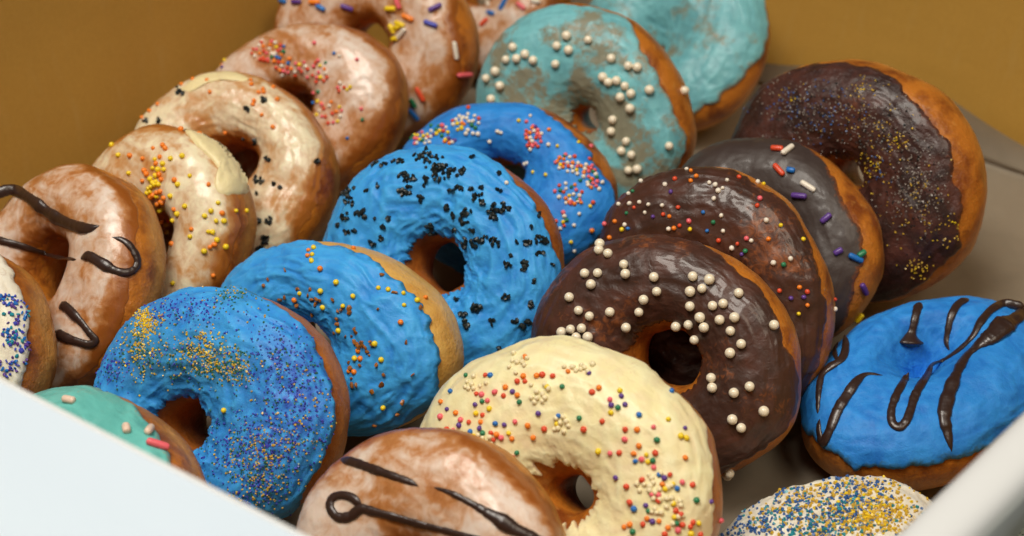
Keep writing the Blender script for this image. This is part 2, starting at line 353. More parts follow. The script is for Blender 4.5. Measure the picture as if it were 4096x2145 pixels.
# icing: kind, thickness mm, outer edge angle, inner edge angle, extra bare dough [(direction deg, width deg, angle)], hole pixel, hole radius, dough, relief mm
SPEC = {
'A': dict(ic='white', T=1.6, vo=8, vi=160, bare=[(0, 70, 4)], label='cream iced donut with blue sugar crystals at the left edge of the box', hr=0.2),
'B': dict(ic='glaze', T=.3, vo=6, vi=170, bare=[(0, 60, 15)], label='glazed donut with dark chocolate drizzle standing against the brown left wall', hr=0.26, hole=(120*1.59, 672*1.59)),
'C': dict(ic='creamglaze', T=.3, vo=6, vi=165, bare=[], label='glazed donut with yellow and orange nonpareils and a thick cream smear', hr=0.18, hole=(412*1.59, 610*1.59)),
'D': dict(ic='creamglaze', T=.4, vo=6, vi=165, bare=[(-10, 40, 20)], label='glazed donut streaked with cream and a few black sugar crystals', hr=0.19, hole=(592*1.59, 405*1.59), rel=0.35),
'E': dict(ic='glaze', T=.3, vo=5, vi=165, bare=[(-10, 50, 18)], label='glazed donut with small rainbow nonpareils on its upper left', hr=0.18, hole=(735*1.59, 268*1.59)),
'F': dict(ic='glaze', T=.3, vo=8, vi=160, bare=[(0, 50, 22)], label='glazed donut with scattered rainbow rod sprinkles at the top of the box', back=.6, hr=.17, hole=(925*1.59, 100*1.59)),
'G': dict(ic='glaze', T=.3, vo=8, vi=170, bare=[], label='mostly hidden glazed donut at the top edge, behind the rod sprinkled glazed one', hr=0.2),
'H': dict(ic='mint', T=1.5, vo=6, vi=150, bare=[(20, 70, 8)], label='teal iced donut with pink rod sprinkles in the front corner by the white wall', hr=0.2),
'I': dict(ic='stained', T=2.0, vo=3, vi=148, bare=[(15, 55, 6)], label='blue iced donut dusted with gold and violet sugar', back=.45, hr=.18, hole=(478*1.59, 1075*1.59), dough='dark', rel=0.8),
'J': dict(ic='blue', T=1.8, vo=14, vi=160, bare=[(38, 55, 12)], label='blue iced donut with yellow nonpareils and amber crystals and a pale dough side', hr=0.19, hole=(775*1.59, 850*1.59), dough='pale', rel=0.75),
'K': dict(ic='blue', T=2.0, vo=8, vi=146, bare=[(45, 40, 16)], label='blue iced donut covered in black sugar crystals', back=.4, hr=0.19, hole=(1110*1.59, 672*1.59), dough='dark', rel=0.85),
'L': dict(ic='bluefilm', T=1.2, vo=16, vi=165, bare=[(55, 50, 26)], label='blue iced donut with dense rainbow and white nonpareils behind the black sugared one', hr=0.19, hole=(1265*1.59, 425*1.59)),
'M': dict(ic='teal', T=.9, vo=14, vi=156, bare=[(40, 35, 32), (-10, 40, 12)], label='teal glazed donut dotted with white sugar pearls', back=.85, hr=.09, hole=(1475*1.59, 300*1.59)),
'N': dict(ic='teal', T=1.3, vo=10, vi=160, bare=[(-40, 55, 22)], label='plain teal glazed donut without sprinkles in the far corner of the box', fill=.1, hr=.02, hole=(1650*1.59, 120*1.59), rel=0.4),
'O': dict(ic='glaze', T=.3, vo=4, vi=160, bare=[], label='glazed donut with chocolate drizzle in front of the cream iced donut', hr=0.18),
'P': dict(ic='cream', T=1.6, vo=2, vi=142, bare=[(5, 45, 12)], label='cream iced donut with rainbow nonpareils', back=.8, hr=.11, hole=(1437*1.59, 1243*1.59), rel=0.38),
'Q': dict(ic='choc', T=.9, vo=10, vi=146, bare=[(48, 40, 22), (-30, 30, 16)], label='dark chocolate donut with large white sugar pearls', hr=0.22, hole=(1680*1.59, 903*1.59), rel=.3),
'R': dict(ic='choc', T=.9, vo=10, vi=160, bare=[(10, 50, 14)], label='glossy chocolate donut with rainbow nonpareils behind the pearl topped one', hr=0.18, rel=.45),
'S': dict(ic='matt', T=.9, vo=14, vi=160, bare=[(25, 70, 32)], label='matt chocolate donut with a few rod sprinkles', hr=0.18, rel=.15),
'T': dict(ic='sugared', T=1.0, vo=24, vi=150, bare=[(45, 60, 14)], label='big chocolate donut dusted with gold sugar against the far right wall', back=.8, hr=.10, hole=(2135*1.59, 440*1.59), rel=0.4),
'U': dict(ic='bluefilm', T=1.5, vo=14, vi=179, bare=[], label='blue iced donut with chocolate drizzle lying flat by the white rim', fill=-.15, hr=.02, hmax=.26, hole=(2290*1.59, 890*1.59), rel=.35),
'V': dict(ic='white', T=1.8, vo=0, vi=175, bare=[], label='white iced donut thick with gold and blue sugar, lowest by the white rim', fill=.75, hr=.02, rel=.9),
}
SEED = {k: 3.7*i for i, k in enumerate(FIT)}
def frame(k):
    x, y, z, th, az, R, sx, sy, sz, psi = FIT[k]
    n = np.array([-math.sin(az)*math.cos(th), -math.cos(az)*math.cos(th), math.sin(th)])
    e = np.cross([0, 0, 1.], n); e /= np.linalg.norm(e); g = np.cross(n, e)
    return np.array([x, y, z]), math.cos(psi)*e+math.sin(psi)*g, -math.sin(psi)*e+math.cos(psi)*g, n, R, sx, sy, sz, psi
DON = {}
class Donut:
    def __init__(s, k):
        s.k = k; s.sp = SPEC[k]; s.c, s.e, s.g, s.n, s.R, s.sx, s.sy, s.sz, s.psi = frame(k); s.seed = SEED[k]
        s.hr = s.sp['hr']; s.h = np.zeros(2)
        if 'hole' in s.sp:                                       # where the hole's line of sight meets the plane of the ring
            d = ray(*s.sp['hole']); P0 = s.c + s.n*s.R*.15; t = ((P0-EYE)@s.n)/(d@s.n); q = EYE + d*t - P0
            s.h = np.clip(np.array([q@s.e/s.sx, q@s.g/s.sy])/s.R, -s.sp.get('hmax', .16), s.sp.get('hmax', .16))
        s.root = np.array([s.c[0], s.c[1], 0.])
    def base(s, u, v):
        O = np.stack([np.cos(u), np.sin(u)], -1); sd = s.seed
        ring = 1 + .026*perlin(np.stack([np.cos(u)*1.6+sd, np.sin(u)*1.6, 0*u], -1)) - .004
        I = s.h + s.hr*O*(1 + .10*perlin(np.stack([np.cos(u)*1.3, np.sin(u)*1.3+sd, 0*u+5], -1)))[..., None]
        O = O*ring[..., None]
        c, sn = np.cos(v), np.sin(v); cc = np.sign(c)*np.abs(c)**.9; ss = np.sign(sn)*np.abs(sn)**.9
        q = (O+I)/2 + (O-I)/2*cc[..., None]; z = .36*ss*s.sz*np.where(ss < 0, 1.14 + s.sp.get('back', .1)*sstep(.35, -.6, cc), 1.)
        if 'fill' in s.sp: f_ = s.sp['fill']; x0, fp = s.sp.get('pit', (0., 1.15)); xx = np.clip((1+cc-x0)/(1-x0), 0, 1); z = np.where((c < 0) & (sn > 0), .36*s.sz*(f_ + (1-f_)*np.sin(np.pi/2*xx)**fp), np.where((c < 0) & (sn <= 0), -.41*s.sz, z))
        L = np.stack([q[..., 0]*s.sx, q[..., 1]*s.sy, z], -1)*s.R
        return L
    def surf(s, u, v, off=0):
        eps = 1e-3; L = s.base(u, v); du = s.base(u+eps, v)-L; dv = s.base(u, v+eps)-L
        N = np.cross(du, dv); N /= np.linalg.norm(N, axis=-1)[..., None]+1e-12
        q = L/s.R; lump = s.R*(.024*perlin(q*2.2+s.seed) + .007*perlin(q*6+s.seed) + .003*perlin(q*14+s.seed))
        # pressed crease round the belt of the dough
        vv = (v+np.pi) % (2*np.pi)-np.pi; lump = lump - s.R*.012*np.exp(-((vv+.25)/.10)**2)
        if 'fill' in s.sp: lump = lump*sstep(np.pi, np.pi-.7, v)
        L = L + N*(lump+off)[..., None]
        A = np.stack([s.e, s.g, s.n]); return s.c + L@A, N@A, q
    def build(s):
        sp = s.sp; T = sp['T']/1000
        s.emp = thing('ring_donut', tuple(s.root), sp['label'], 'donut', 'donuts packed in the box')
        nu, nv = 200, 48
        u, v = np.meshgrid(np.linspace(0, 2*np.pi, nu, endpoint=False), np.linspace(0, 2*np.pi, nv, endpoint=False), indexing='ij')
        P, N, q = s.surf(u, v, np.full(u.shape, -.5*T)); vv = (v+np.pi) % (2*np.pi)-np.pi
        belt = np.exp(-((vv+.25+.2*perlin(q*3+9))/.22)**2)
        fd = grid_faces(nu, nv, True, True); Vd = P.reshape(-1, 3)
        mesh_obj('dough', Vd-s.root, fd, DOUGH[sp.get('dough', 'std')], s.emp, attrs={'belt': belt})
        # icing
        nu, nv = 360, 84; u1 = np.linspace(0, 2*np.pi, nu, endpoint=False); ud = (np.degrees(u1)+math.degrees(s.psi)) % 360
        cs = np.stack([np.cos(u1), np.sin(u1), 0*u1], -1); gl = 'glaze' in sp['ic']
        vo = sp['vo'] + 9*perlin(cs*1.8+s.seed) + 7*perlin(cs*5+s.seed) + 4.5*perlin(cs*11+s.seed)*(.6+1.6*np.abs(perlin(cs*2.7+s.seed+3))) + 2.2*perlin(cs*26+s.seed)*(.3+2*np.abs(perlin(cs*3.1+s.seed+8)))
        for d, wd, ex in sp['bare']:
            dd = np.abs((ud-d+180) % 360-180); vo = vo + ex*sstep(wd, wd*.35, dd)
        vi = sp['vi'] + (0 if sp['vi'] > 170 and 'fill' in sp else 1)*(9*perlin(cs*2+s.seed+40) + 9*perlin(cs*6+s.seed+40) + 4*perlin(cs*13+s.seed+40)*(.4+2*np.abs(perlin(cs*3+s.seed+70))))
        vo, vi = np.radians(vo), np.radians(vi); tt = np.linspace(0, 1, nv)
        tt = tt + .0*tt; v = vo[:, None] + (vi-vo)[:, None]*tt[None, :]; u = np.repeat(u1[:, None], nv, 1)
        arc = np.minimum(v-vo[:, None], vi[:, None]-v)*s.R*.36
        wl = .0012 + .6*T; lip = np.clip(arc/wl, 0, 1)**.5 if not gl else sstep(0, .007, arc)
        L0 = s.base(u, v)/s.R; rel = sp.get('rel', .10 if gl else .25)/1000
        wq = L0*3.0 + .9*np.stack([perlin(L0*1.7+s.seed+k*11) for k in range(3)], -1)
        ang = np.stack([np.cos(u)*2.2, np.sin(u)*2.2, (v*5)], -1)+.8*np.stack([perlin(L0*2.5+s.seed+30+k*7) for k in range(3)], -1)
        rid = 1-np.abs(perlin(wq*1.6+s.seed))*2.2; st = 1-np.abs(perlin(ang*1.0+s.seed))*2.2
        fine = 1-np.abs(perlin(ang*np.array([2.4, 2.4, 2.6])+s.seed+50))*2.0
        dsp = rel*(.6*rid + .75*st + .34*fine - .6) + rel*.10*fbm(L0*14+s.seed, 2)
        if 'fill' in sp: dsp = dsp*sstep(np.pi, np.pi-.9, v)
        off = -.5*T + (T + dsp)*lip - .0006*(lip < .02)
        P, N, q = s.surf(u, v, off)
        thin = np.clip(1-arc/(.006 if not gl else .010), 0, 1)*(.75 if not gl else .8)
        if sp['ic'] in ('teal',):                                # thinly coated: dough shows through in the middle of the ring
            thin = np.maximum(thin, np.clip(.50 + .55*fbm(L0*3.4+s.seed, 4)*1.15 + .25*(sstep(1.2, 2.4, v)) - (.30 if s.k == 'N' else .05), 0, 1))
        elif sp['ic'] in ('choc', 'sugared'):
            thin = np.maximum(thin*.8, np.clip(.22 + .45*fbm(L0*2.2+s.seed, 3), 0, .9))
        elif sp['ic'] in ('cream', 'white', 'mint'):
            thin = np.maximum(thin*.8, np.clip(.12 + .35*fbm(L0*2.4+s.seed, 3), 0, .7))
        fi = grid_faces(nu, nv, True, False); Vi = P.reshape(-1, 3); at = {'thin': thin, 'ridge': np.clip(dsp/(rel+1e-9)*.9+.15, 0, 1)*lip}
        if sp['ic'] == 'stained':
            d = Vi-EYE; zz = d@FW; qx = (2048+FPH*d[:, 0]/zz)/ZK; qy = (1072.5-FPH*(d@UP)/zz-1045)/ZK
            bl = lambda L: np.clip(sum(w_*np.exp(-(((qx-x)/a)**2+((qy-y)/b)**2)/2) for x, y, a, b, w_ in L), 0, .85)
            at['stain_violet'] = bl([(1420, 520, 150, 150, .7), (1450, 760, 130, 150, .7), (850, 240, 150, 50, .5), (1250, 980, 170, 130, .6), (600, 500, 80, 70, .6)])
            at['stain_green'] = bl([(700, 420, 60, 110, .8), (980, 440, 110, 80, .7), (1100, 530, 110, 60, .6), (1140, 170, 60, 30, .6), (850, 500, 120, 50, .5), (1300, 1010, 80, 70, .4)])
        s.ice = mesh_obj('glaze' if gl else 'icing', Vi-s.root, fi, ICING[sp['ic']], s.emp, attrs=at)
        s.bvh = BVHTree.FromPolygons([Vector(x) for x in Vi] + [Vector(x) for x in Vd], fi + [tuple(len(Vi)+a for a in f) for f in fd])
        s.cpx = to_px(s.c); s.nice = len(fi)
    def hit(s, px, py, nudge=True):
        p = np.array([px, py], float)
        for k in range(60 if nudge else 1):
            d = ray(*p); h = s.bvh.ray_cast(Vector(EYE), Vector(d))
            if h[0] is not None and Vector(d).dot(h[1]) < -.10: return np.array(h[0]), np.array(h[1]), h[3], h[2] < s.nice
            v = s.cpx-p; L = np.linalg.norm(v)
            if L < 12: break
            p = p + v/L*9
        return None
for k in FIT:
    DON[k] = Donut(k); DON[k].build()

# ------------------------------------------------------------------ decorations
def sphere_mesh(name, sub, mat):
    import bmesh
    bm = bmesh.new(); bmesh.ops.create_icosphere(bm, subdivisions=sub, radius=1)
    me = bpy.data.meshes.new(name); bm.to_mesh(me); bm.free(); me.materials.append(mat)
    me.polygons.foreach_set('use_smooth', np.ones(len(me.polygons), bool)); return me
BALL = {}
def ball(c):
    if c not in BALL: BALL[c] = sphere_mesh('nonpareil', 2, cmat(c))
    return BALL[c]
PEARL = sphere_mesh('pearl', 3, MAT['pearl'])
CRY = {}
def crystal(c):
    if c not in CRY:
        L = []
        for q in range(4):
            me = sphere_mesh('sugar_crystal', 1, cmat(c)); co = np.empty(len(me.vertices)*3); me.vertices.foreach_get('co', co)
            co = co.reshape(-1, 3); co = co*(1+RNG.uniform(-.35, .35, (len(co), 1)))*np.array([1, RNG.uniform(.7, 1), RNG.uniform(.6, .9)])
            me.vertices.foreach_set('co', co.ravel()); me.polygons.foreach_set('use_smooth', np.zeros(len(me.polygons), bool)); L.append(me)
        CRY[c] = L
    return random.choice(CRY[c])
ROD = {}
def rod(c):
    if c not in ROD:
        V = []; ns_ = 10
        prof = [(-1, .0), (-.97, .55), (-.86, .9), (-.7, 1), (0, 1.03), (.7, 1), (.86, .9), (.97, .55), (1, 0)]
        for z, r in prof:
            for a in range(ns_): V.append((z, r*math.cos(2*math.pi*a/ns_), r*math.sin(2*math.pi*a/ns_)))
        me = bpy.data.meshes.new('rod_sprinkle'); me.from_pydata(V, [], grid_faces(len(prof), ns_, False, True)); me.materials.append(cmat(c))
        me.polygons.foreach_set('use_smooth', np.ones(len(me.polygons), bool)); me.update(); ROD[c] = me
    return ROD[c]
def put(name, me, D, P, scale, rot=None):
    o = bpy.data.objects.new(name, me); link(o, D.ice)
    o.location = Vector(P - D.root); o.scale = scale if hasattr(scale, '__len__') else (scale,)*3
    if rot is not None: o.rotation_euler = rot
    return o
def balls(k, z, data, r=.00092, jit=.16):
    D = DON[k]
    for c, pts in data.items():
        for x, y in pts:
            h = D.hit(*zp(z, x, y))
            if h: rr = r*random.uniform(1-jit, 1+jit); put('nonpareil', ball(c), D, h[0]+h[1]*rr*.35, (rr, rr*random.uniform(.86, 1.05), rr*random.uniform(.86, 1.05)), [random.uniform(0, 6.28) for _ in range(3)])
def blobs(k, z, L, colors, r=.00092, kind='ball'):
    D = DON[k]
    for cx, cy, sx, sy, n in L:
        pts = []
        for q in range(n):
            for tr_ in range(12):
                a = random.uniform(0, 2*math.pi); m = math.sqrt(random.random()); x, y = cx+m*sx*math.cos(a), cy+m*sy*math.sin(a)
                if all((x-i)**2+(y-j)**2 > (17 if kind == 'ball' else 10)**2 for i, j in pts): break
            pts.append((x, y)); h = D.hit(*zp(z, x, y)); c = random.choice(colors)
            if not h or (kind != 'ball' and not h[3]): continue
            rr = r*random.uniform(.85, 1.1)
            if kind == 'ball': put('nonpareil', ball(c), D, h[0]+h[1]*rr*.35, (rr, rr*random.uniform(.86, 1.05), rr*random.uniform(.86, 1.05)), [random.uniform(0, 6.28) for _ in range(3)])
            else: put('sugar_crystal', crystal(c), D, h[0]+h[1]*rr*.35, [rr*random.uniform(.65, 1.45) for _ in range(3)], [random.uniform(0, 6.28) for _ in range(3)])
def rods(k, z, L, ln=.0031, r=.00115):
    D = DON[k]
    for x, y, c, ang, f in L:
        p = zp(z, x, y); h = D.hit(*p)
        if not h: continue
        a = R_(ang); h2 = D.hit(p[0]+14*math.cos(a), p[1]+14*math.sin(a), False)
        t = (h2[0]-h[0]) if h2 else D.e; t = t - h[1]*(t@h[1]); t /= np.linalg.norm(t)+1e-9; b = np.cross(h[1], t)
        M = Matrix((t, b, h[1])).transposed()
        o = put('rod_sprinkle', rod(c), D, h[0]+h[1]*r*.6, (ln*f, r, r)); o.rotation_euler = M.to_euler()
def sugar(k, L, size, dens=1.):
    """fine sugar, too small to pick apart: one mesh per donut. L: (enlargement, cx, cy, sx, sy, count, colours)"""
    D = DON[k]; V = []; F = []; mi = []; cols = sorted({c for l in L for c in l[6]})
    cube = np.array([[x, y, z] for x in (-1, 1) for y in (-1, 1) for z in (-1, 1)], float)
    cf = [(0, 1, 3, 2), (4, 6, 7, 5), (0, 4, 5, 1), (2, 3, 7, 6), (0, 2, 6, 4), (1, 5, 7, 3)]
    for z, cx, cy, sx, sy, n, cc in L:
        for q in range(int(n*dens)):
            g1, g2 = random.gauss(0, 1), random.gauss(0, 1)
            h = D.hit(*zp(z, cx+g1*sx, cy+g2*sy), False)
            if not h or not h[3]: continue
            A = np.linalg.qr(RNG.normal(size=(3, 3)))[0]; rr = size*random.uniform(.6, 1.25)
            b = len(V); V += list((cube*RNG.uniform(.6, 1.1, 3)*rr)@A + h[0]+h[1]*rr*.5-D.root); F += [tuple(b+a for a in f) for f in cf]; mi += [cols.index(random.choice(cc))]*6
    o = mesh_obj('sugar_dusting', V, F, [cmat(c) for c in cols], D.ice, smooth=False, mi=mi); o['kind'] = 'stuff'
def spline(pts, step):
    P = np.array(pts, float); P = np.vstack([2*P[0]-P[1], P, 2*P[-1]-P[-2]]); out = []
    for i in range(1, len(P)-2):
        m = max(2, int(np.linalg.norm(P[i+1, :2]-P[i, :2])/step))
        for t in np.linspace(0, 1, m, endpoint=False):
            a, b, c, d = P[i-1], P[i], P[i+1], P[i+2]
            out.append(.5*((2*b)+(c-a)*t+(2*a-5*b+4*c-d)*t*t+(3*b-a-3*c+d)*t**3))
    out.append(P[-2]); return np.array(out)
def drizzle(k, z, pts, zz=0, flat=.55):
    """piped chocolate line: pts are (x, y, width) along the line, laid on the donut's surface"""
    D = DON[k]; S = spline(pts, 7); H = []
    for x, y, wd in S:
        p = zp(z, x, y); h = D.hit(*p, False); H.append((p, wd, h))
    dep = np.array([h[2] if h else np.nan for _, _, h in H]); ok = ~np.isnan(dep); idx = np.arange(len(H))
    if ok.sum() < 3: return
    med = np.array([np.nanmin(dep[max(0, i-14):i+15]) if ok[max(0, i-14):i+15].any() else np.nan for i in idx])
    slope_ok = ok & (dep < med+.014)                              # where the line bridges the hole, hang it between the banks
    dep = np.interp(idx, idx[slope_ok], dep[slope_ok])
    ker = np.ones(5)/5; dp = np.pad(dep, 2, mode='edge'); dep = np.convolve(dp, ker, 'valid')
    nr = np.array([H[i][2][1] if H[i][2] else (-ray(*H[i][0])) for i in idx]); C = np.array([EYE + ray(*H[i][0])*dep[i] for i in idx])
    nr = np.stack([np.convolve(np.pad(nr[:, q], 4, mode='edge'), np.ones(9)/9, 'valid') for q in range(3)], -1); nr /= np.linalg.norm(nr, axis=1)[:, None]
    t = np.gradient(C, axis=0); t /= np.linalg.norm(t, axis=1)[:, None]+1e-9; b = np.cross(nr, t); b /= np.linalg.norm(b, axis=1)[:, None]+1e-9; nr = np.cross(t, b)
    n_ = len(C); nsd = 12; V = []
    for i in range(n_):
        rr = 1.1*S[i, 2]*ZK/2*dep[i]/FPH*(1+.24*float(perlin(np.array([i*.13, zz*3.1, D.seed]))) + .10*float(perlin(np.array([i*.5, zz*3.1, D.seed]))))
        e = min(i, n_-1-i); rr *= min(1, math.sqrt((e+.25)/4))
        for a in range(nsd):
            th = 2*math.pi*a/nsd; V.append(C[i] + b[i]*rr*math.cos(th) + nr[i]*(rr*flat*math.sin(th)+rr*flat*.35) - D.root)
    F = grid_faces(n_, nsd, False, True) + [tuple(range(nsd)), tuple(reversed(range((n_-1)*nsd, n_*nsd)))]
    mesh_obj('chocolate_drizzle', V, F, MAT['drizzle'], D.ice)
def smear(k, z, poly, T, seed=0):
    """thick cream smear with a ragged edge, laid on the donut inside the outline"""
    D = DON[k]; P = spline(poly+[poly[0]], 16)[:-1]; c = P.mean(0); nr_ = 16; V = []; n_ = len(P)
    for i, p in enumerate(P):
        rag = 1 + .07*float(perlin(np.array([i*.35, seed, 2.])))
        for j in range(nr_+1):
            s_ = j/nr_; x, y = c + (p-c)*s_*rag; h = D.hit(*zp(z, x, y))
            if h is None: h = (D.c, D.n, 0)
            th = T*(1-s_**5)*(1+.45*float(perlin(np.array([x*.018, y*.018, seed+4.])))+.25*float(perlin(np.array([x*.05, y*.03, seed+9.])))) - .0004*(s_ == 1)
            V.append(h[0]+h[1]*th-D.root)
    mesh_obj('cream_smear', V, grid_faces(n_, nr_+1, True, False), MAT['smear'], D.ice)

# --- chocolate donut with large pearls
def pearls(k, z, L, r):
    D = DON[k]
    for x, y in L:
        h = D.hit(*zp(z, x, y)); rr = r*random.uniform(.90, 1.06)
        if h: put('pearl', PEARL, D, h[0]+h[1]*rr*.55, rr)
pearls('Q', 7, [(664,62),(729,62),(697,115),(856,18),(866,65),(1003,76),(1017,148),(951,185),(928,246),(591,180),(634,242),(685,269),(788,250),(553,346),(596,332),(649,326),(624,372),(679,372),(860,320),(1192,77),(1275,92),(1239,136),(1181,149),(1181,218),(1293,218),(1341,211),(1418,160),(1231,276),(1174,305),(1115,311),(1251,322),(1326,288),(1396,278),(1379,343),(1208,382),(1431,404),(1379,450),(1582,316),(1286,570),(1293,620),(1395,645),(1473,613),(1534,733),(1388,775),(1428,814),(1366,1030),(1377,1080)], .00178)
pearls('Q', 3, [(735,1198),(737,1234),(780,1249)], .00178)
pearls('M', 3, [(575,178),(680,197),(527,228),(585,246),(521,313),(314,234),(281,294),(331,288),(372,270),(410,297),(230,350),(185,385),(250,420),(208,485),(793,288),(876,325),(918,333),(753,378),(778,404),(818,397),(861,423),(889,461),(839,475),(977,442),(887,530),(804,586),(797,645),(1140,449),(867,691),(844,740),(892,758),(1071,715),(876,833),(920,827)], .00198)
# --- chocolate donut with nonpareils
balls('R', 3, {'W': [(1161,832),(1055,908),(938,890),(863,935),(829,1003),(882,1000),(931,993),(974,1004),(957,1043),(1042,1007),(858,1103),(1074,1123),(1331,1058),(1341,1133),(1272,898),(1302,908),(1338,924),(1318,938),(1359,886),(1295,975),(1508,896),(1551,1082),(1478,1181),(1384,1217),(1586,1290),(1669,1269)],
 'o': [(1183,840),(1209,865),(1182,890),(1077,1063),(811,1088),(784,1166),(1100,1120),(1561,1174)], 'r': [(1104,880),(905,1020),(1047,1052),(1120,1017),(1127,1107),(1417,872),(1506,1010),(1411,1196),(1319,1180)],
 'p': [(1084,944),(997,1065),(1432,1248)], 'g': [(898,940),(868,1048),(1293,1091),(1450,1230),(1635,1299)], 'y': [(845,1127),(1178,1124),(1537,905),(1622,1106),(1731,1175)], 'b': [(875,1123),(1243,1043),(1262,1133)], 'k': [(760,1100),(1173,1084),(1519,975),(1455,1170)]})
balls('R', 8, {'o': [(609,128),(650,215)], 'p': [(568,181),(630,177)], 'r': [(649,150),(512,145),(836,190)], 'y': [(607,258)], 'W': [(782,235)]})
rods('S', 4, [(501,733,'r',5,.8),(551,740,'W',-38,1.15),(511,835,'r',48,1),(569,838,'b',10,.55),(652,917,'W',32,1.1),(610,961,'p',5,1),(741,1072,'p',-40,.8),(801,1235,'p',-30,.6),(884,1266,'b',25,1),(913,1245,'g',-40,.6)])
rods('S', 8, [(923,135,'p',65,1.0), (915,288,'y',0,.7)])
sugar('T', [(4, 930,430,40,28,40,'aay'),(4,620,520,130,60,420,'smsK'),(4,1000,640,110,90,420,'sKsa'),(4,1180,880,80,100,420,'ssKs'),(4,985,830,35,45,90,'aaym'),(4,1090,690,25,20,30,'ay'),(4,1340,1150,55,40,55,'aay'),(4,1200,1000,100,110,300,'sKa'),(4,1200,1310,40,30,60,'aay'),(4,570,480,30,30,30,'my'),(4,800,600,180,120,300,'sKm')], .00025, .7)
# --- cream donut with rainbow nonpareils
balls('P', 7, {'o': [(370,472),(361,565),(427,563),(580,543),(273,620),(332,658),(31,745),(153,790),(229,850),(304,870),(382,806),(409,865),(732,622),(917,827),(928,906),(902,945),(1153,965),(1042,1095),(967,1263),(1025,1275),(884,1293),(856,1305),(1068,1308),(-42,690)],
 'g': [(80,561),(552,615),(342,692),(159,688),(162,843),(635,771),(328,940),(825,719),(1016,877),(995,978),(973,1226),(1206,1173),(896,1327),(1112,1285)],
 'r': [(175,560),(331,590),(369,592),(454,558),(505,565),(264,662),(131,652),(162,755),(94,790),(140,873),(202,843),(215,876),(463,822),(657,826),(308,965),(697,645),(748,787),(861,826),(831,940),(1007,942),(942,1073),(867,1107),(1078,1048),(1188,1098),(1023,1175),(883,1182),(1108,1224),(1131,1243),(947,1290),(1140,1292),(1178,1303),(1190,1282),(1227,1340),(1053,1340),(-13,826)],
 'b': [(200,562),(102,838),(224,797),(533,760),(927,755),(911,982),(1027,1048),(1114,1115),(905,1215),(1110,618),(5,640)],
 'p': [(683,550),(308,642),(125,704),(47,806),(146,821),(267,803),(434,747),(792,709),(840,663),(858,705),(1151,820),(815,1062),(1051,1064),(961,1199),(1278,1180),(993,1278),(-13,727)],
 'y': [(478,618),(195,725),(129,747),(83,860),(118,860),(288,843),(526,799),(835,637),(789,744),(1071,777),(1131,858),(1158,869),(728,933),(963,950),(970,984),(1055,1118),(1093,1093),(1095,1190),(1100,1255),(1218,1285),(1180,1336)],
 'k': [(222,643),(158,656),(185,684),(54,779),(17,832),(252,866),(320,788),(785,680),(998,815),(858,874),(786,942),(940,972),(1000,1012),(1138,1085),(990,1145),(1023,1148),(1117,1320),(1335,1275),(-45,763)]})
blobs('P', 7, [(330,500,60,50,9),(430,650,60,60,10),(160,880,60,30,10),(640,520,80,30,8),(560,800,60,40,8),(1000,1100,90,90,16),(1080,1230,90,70,12),(120,600,60,40,8)], 'w')
# --- blue donut with yellow nonpareils and amber crystals
balls('J', 6, {'y': [(425,105),(347,146),(505,172),(629,134),(679,140),(752,159),(755,217),(818,193),(437,341),(646,483),(653,717),(515,478),(614,405),(245,160),(457,220),(359,228),(304,3)], 'o': [(345,38),(220,190),(860,179),(740,300),(532,440),(543,480),(486,541),(512,545)]}, r=.00098)
balls('J', 2, {'y': [(314,1217),(307,1250),(303,1277)], 'o': [(288,1230),(284,1256),(508,1220)]}, r=.00098)
for x, y in [(648,70),(706,157),(835,225),(628,232),(764,402),(796,556),(655,553),(624,510),(753,691),(717,748),(610,806),(643,613),(650,605),(404,190),(295,140),(233,135),(240,140),(330,185),(345,190),(320,215),(300,185),(233,220),(150,195),(170,180),(305,262),(430,245),(450,240),(490,235),(488,255),(425,280),(428,305),(415,352),(465,368),(510,330),(525,350),(500,370),(515,398),(530,410),(545,400),(555,415),(540,430),(568,425),(575,445),(590,460),(595,395),(600,410),(540,515),(485,500),(490,520),(495,575),(505,605),(520,610),(597,640),(88,92),(68,118),(175,50),(713,12),(290,170)]:
    blobs('J', 6, [(x, y, 4, 4, 1)], 'n', r=.00092, kind='cry')
# --- blue donut with black crystals
blobs('K', 2, [(905,800,55,40,16),(940,850,50,45,18),(1030,845,35,20,7),(770,870,40,30,11),(760,930,40,25,8),(860,890,15,25,4),(825,775,25,18,6),(870,748,18,12,4),(1090,770,10,10,2),(720,795,40,15,6),(640,810,40,15,6),(625,910,10,10,2),(570,937,10,10,2),(480,935,40,25,8),(490,990,25,25,7),(470,1065,25,20,6),(550,1050,40,20,8),(490,1135,30,15,6),(430,1100,8,8,1),(680,1078,10,10,2),(650,1115,12,12,3),(640,1170,12,12,3),(605,1195,15,12,3),(615,1070,8,8,1),(835,975,22,15,5),(1010,925,40,12,6),(1085,925,10,10,2),(1140,915,10,10,2),(1105,970,15,15,4),(1135,955,10,10,2),(1140,990,15,12,4),(970,1020,15,12,4),(995,1055,10,10,2),(1060,1045,30,20,7),(1050,1085,35,15,5),(1090,1130,10,10,2),(1000,1130,10,10,2),(885,1110,20,18,5),(890,1140,20,12,3),(1200,1030,40,30,10),(1195,1065,25,15,5),(1240,1005,12,25,4),(1270,1025,12,12,2),(1220,935,10,10,2),(1230,852,8,8,1),(1055,1190,20,25,6),(1110,1190,30,20,7),(1165,1175,40,20,7),(1200,1195,25,25,5),(1375,1115,10,10,2),(1420,1055,20,10,3),(1375,1190,30,12,6),(1420,1175,25,20,6),(1450,1190,20,12,4),(1420,1243,18,12,4),(1345,1300,22,30,8),(1265,1300,22,12,4),(1280,1262,8,8,1),(1310,1195,8,8,1),(1480,1300,12,12,2)], 'K', r=.00098, kind='cry')
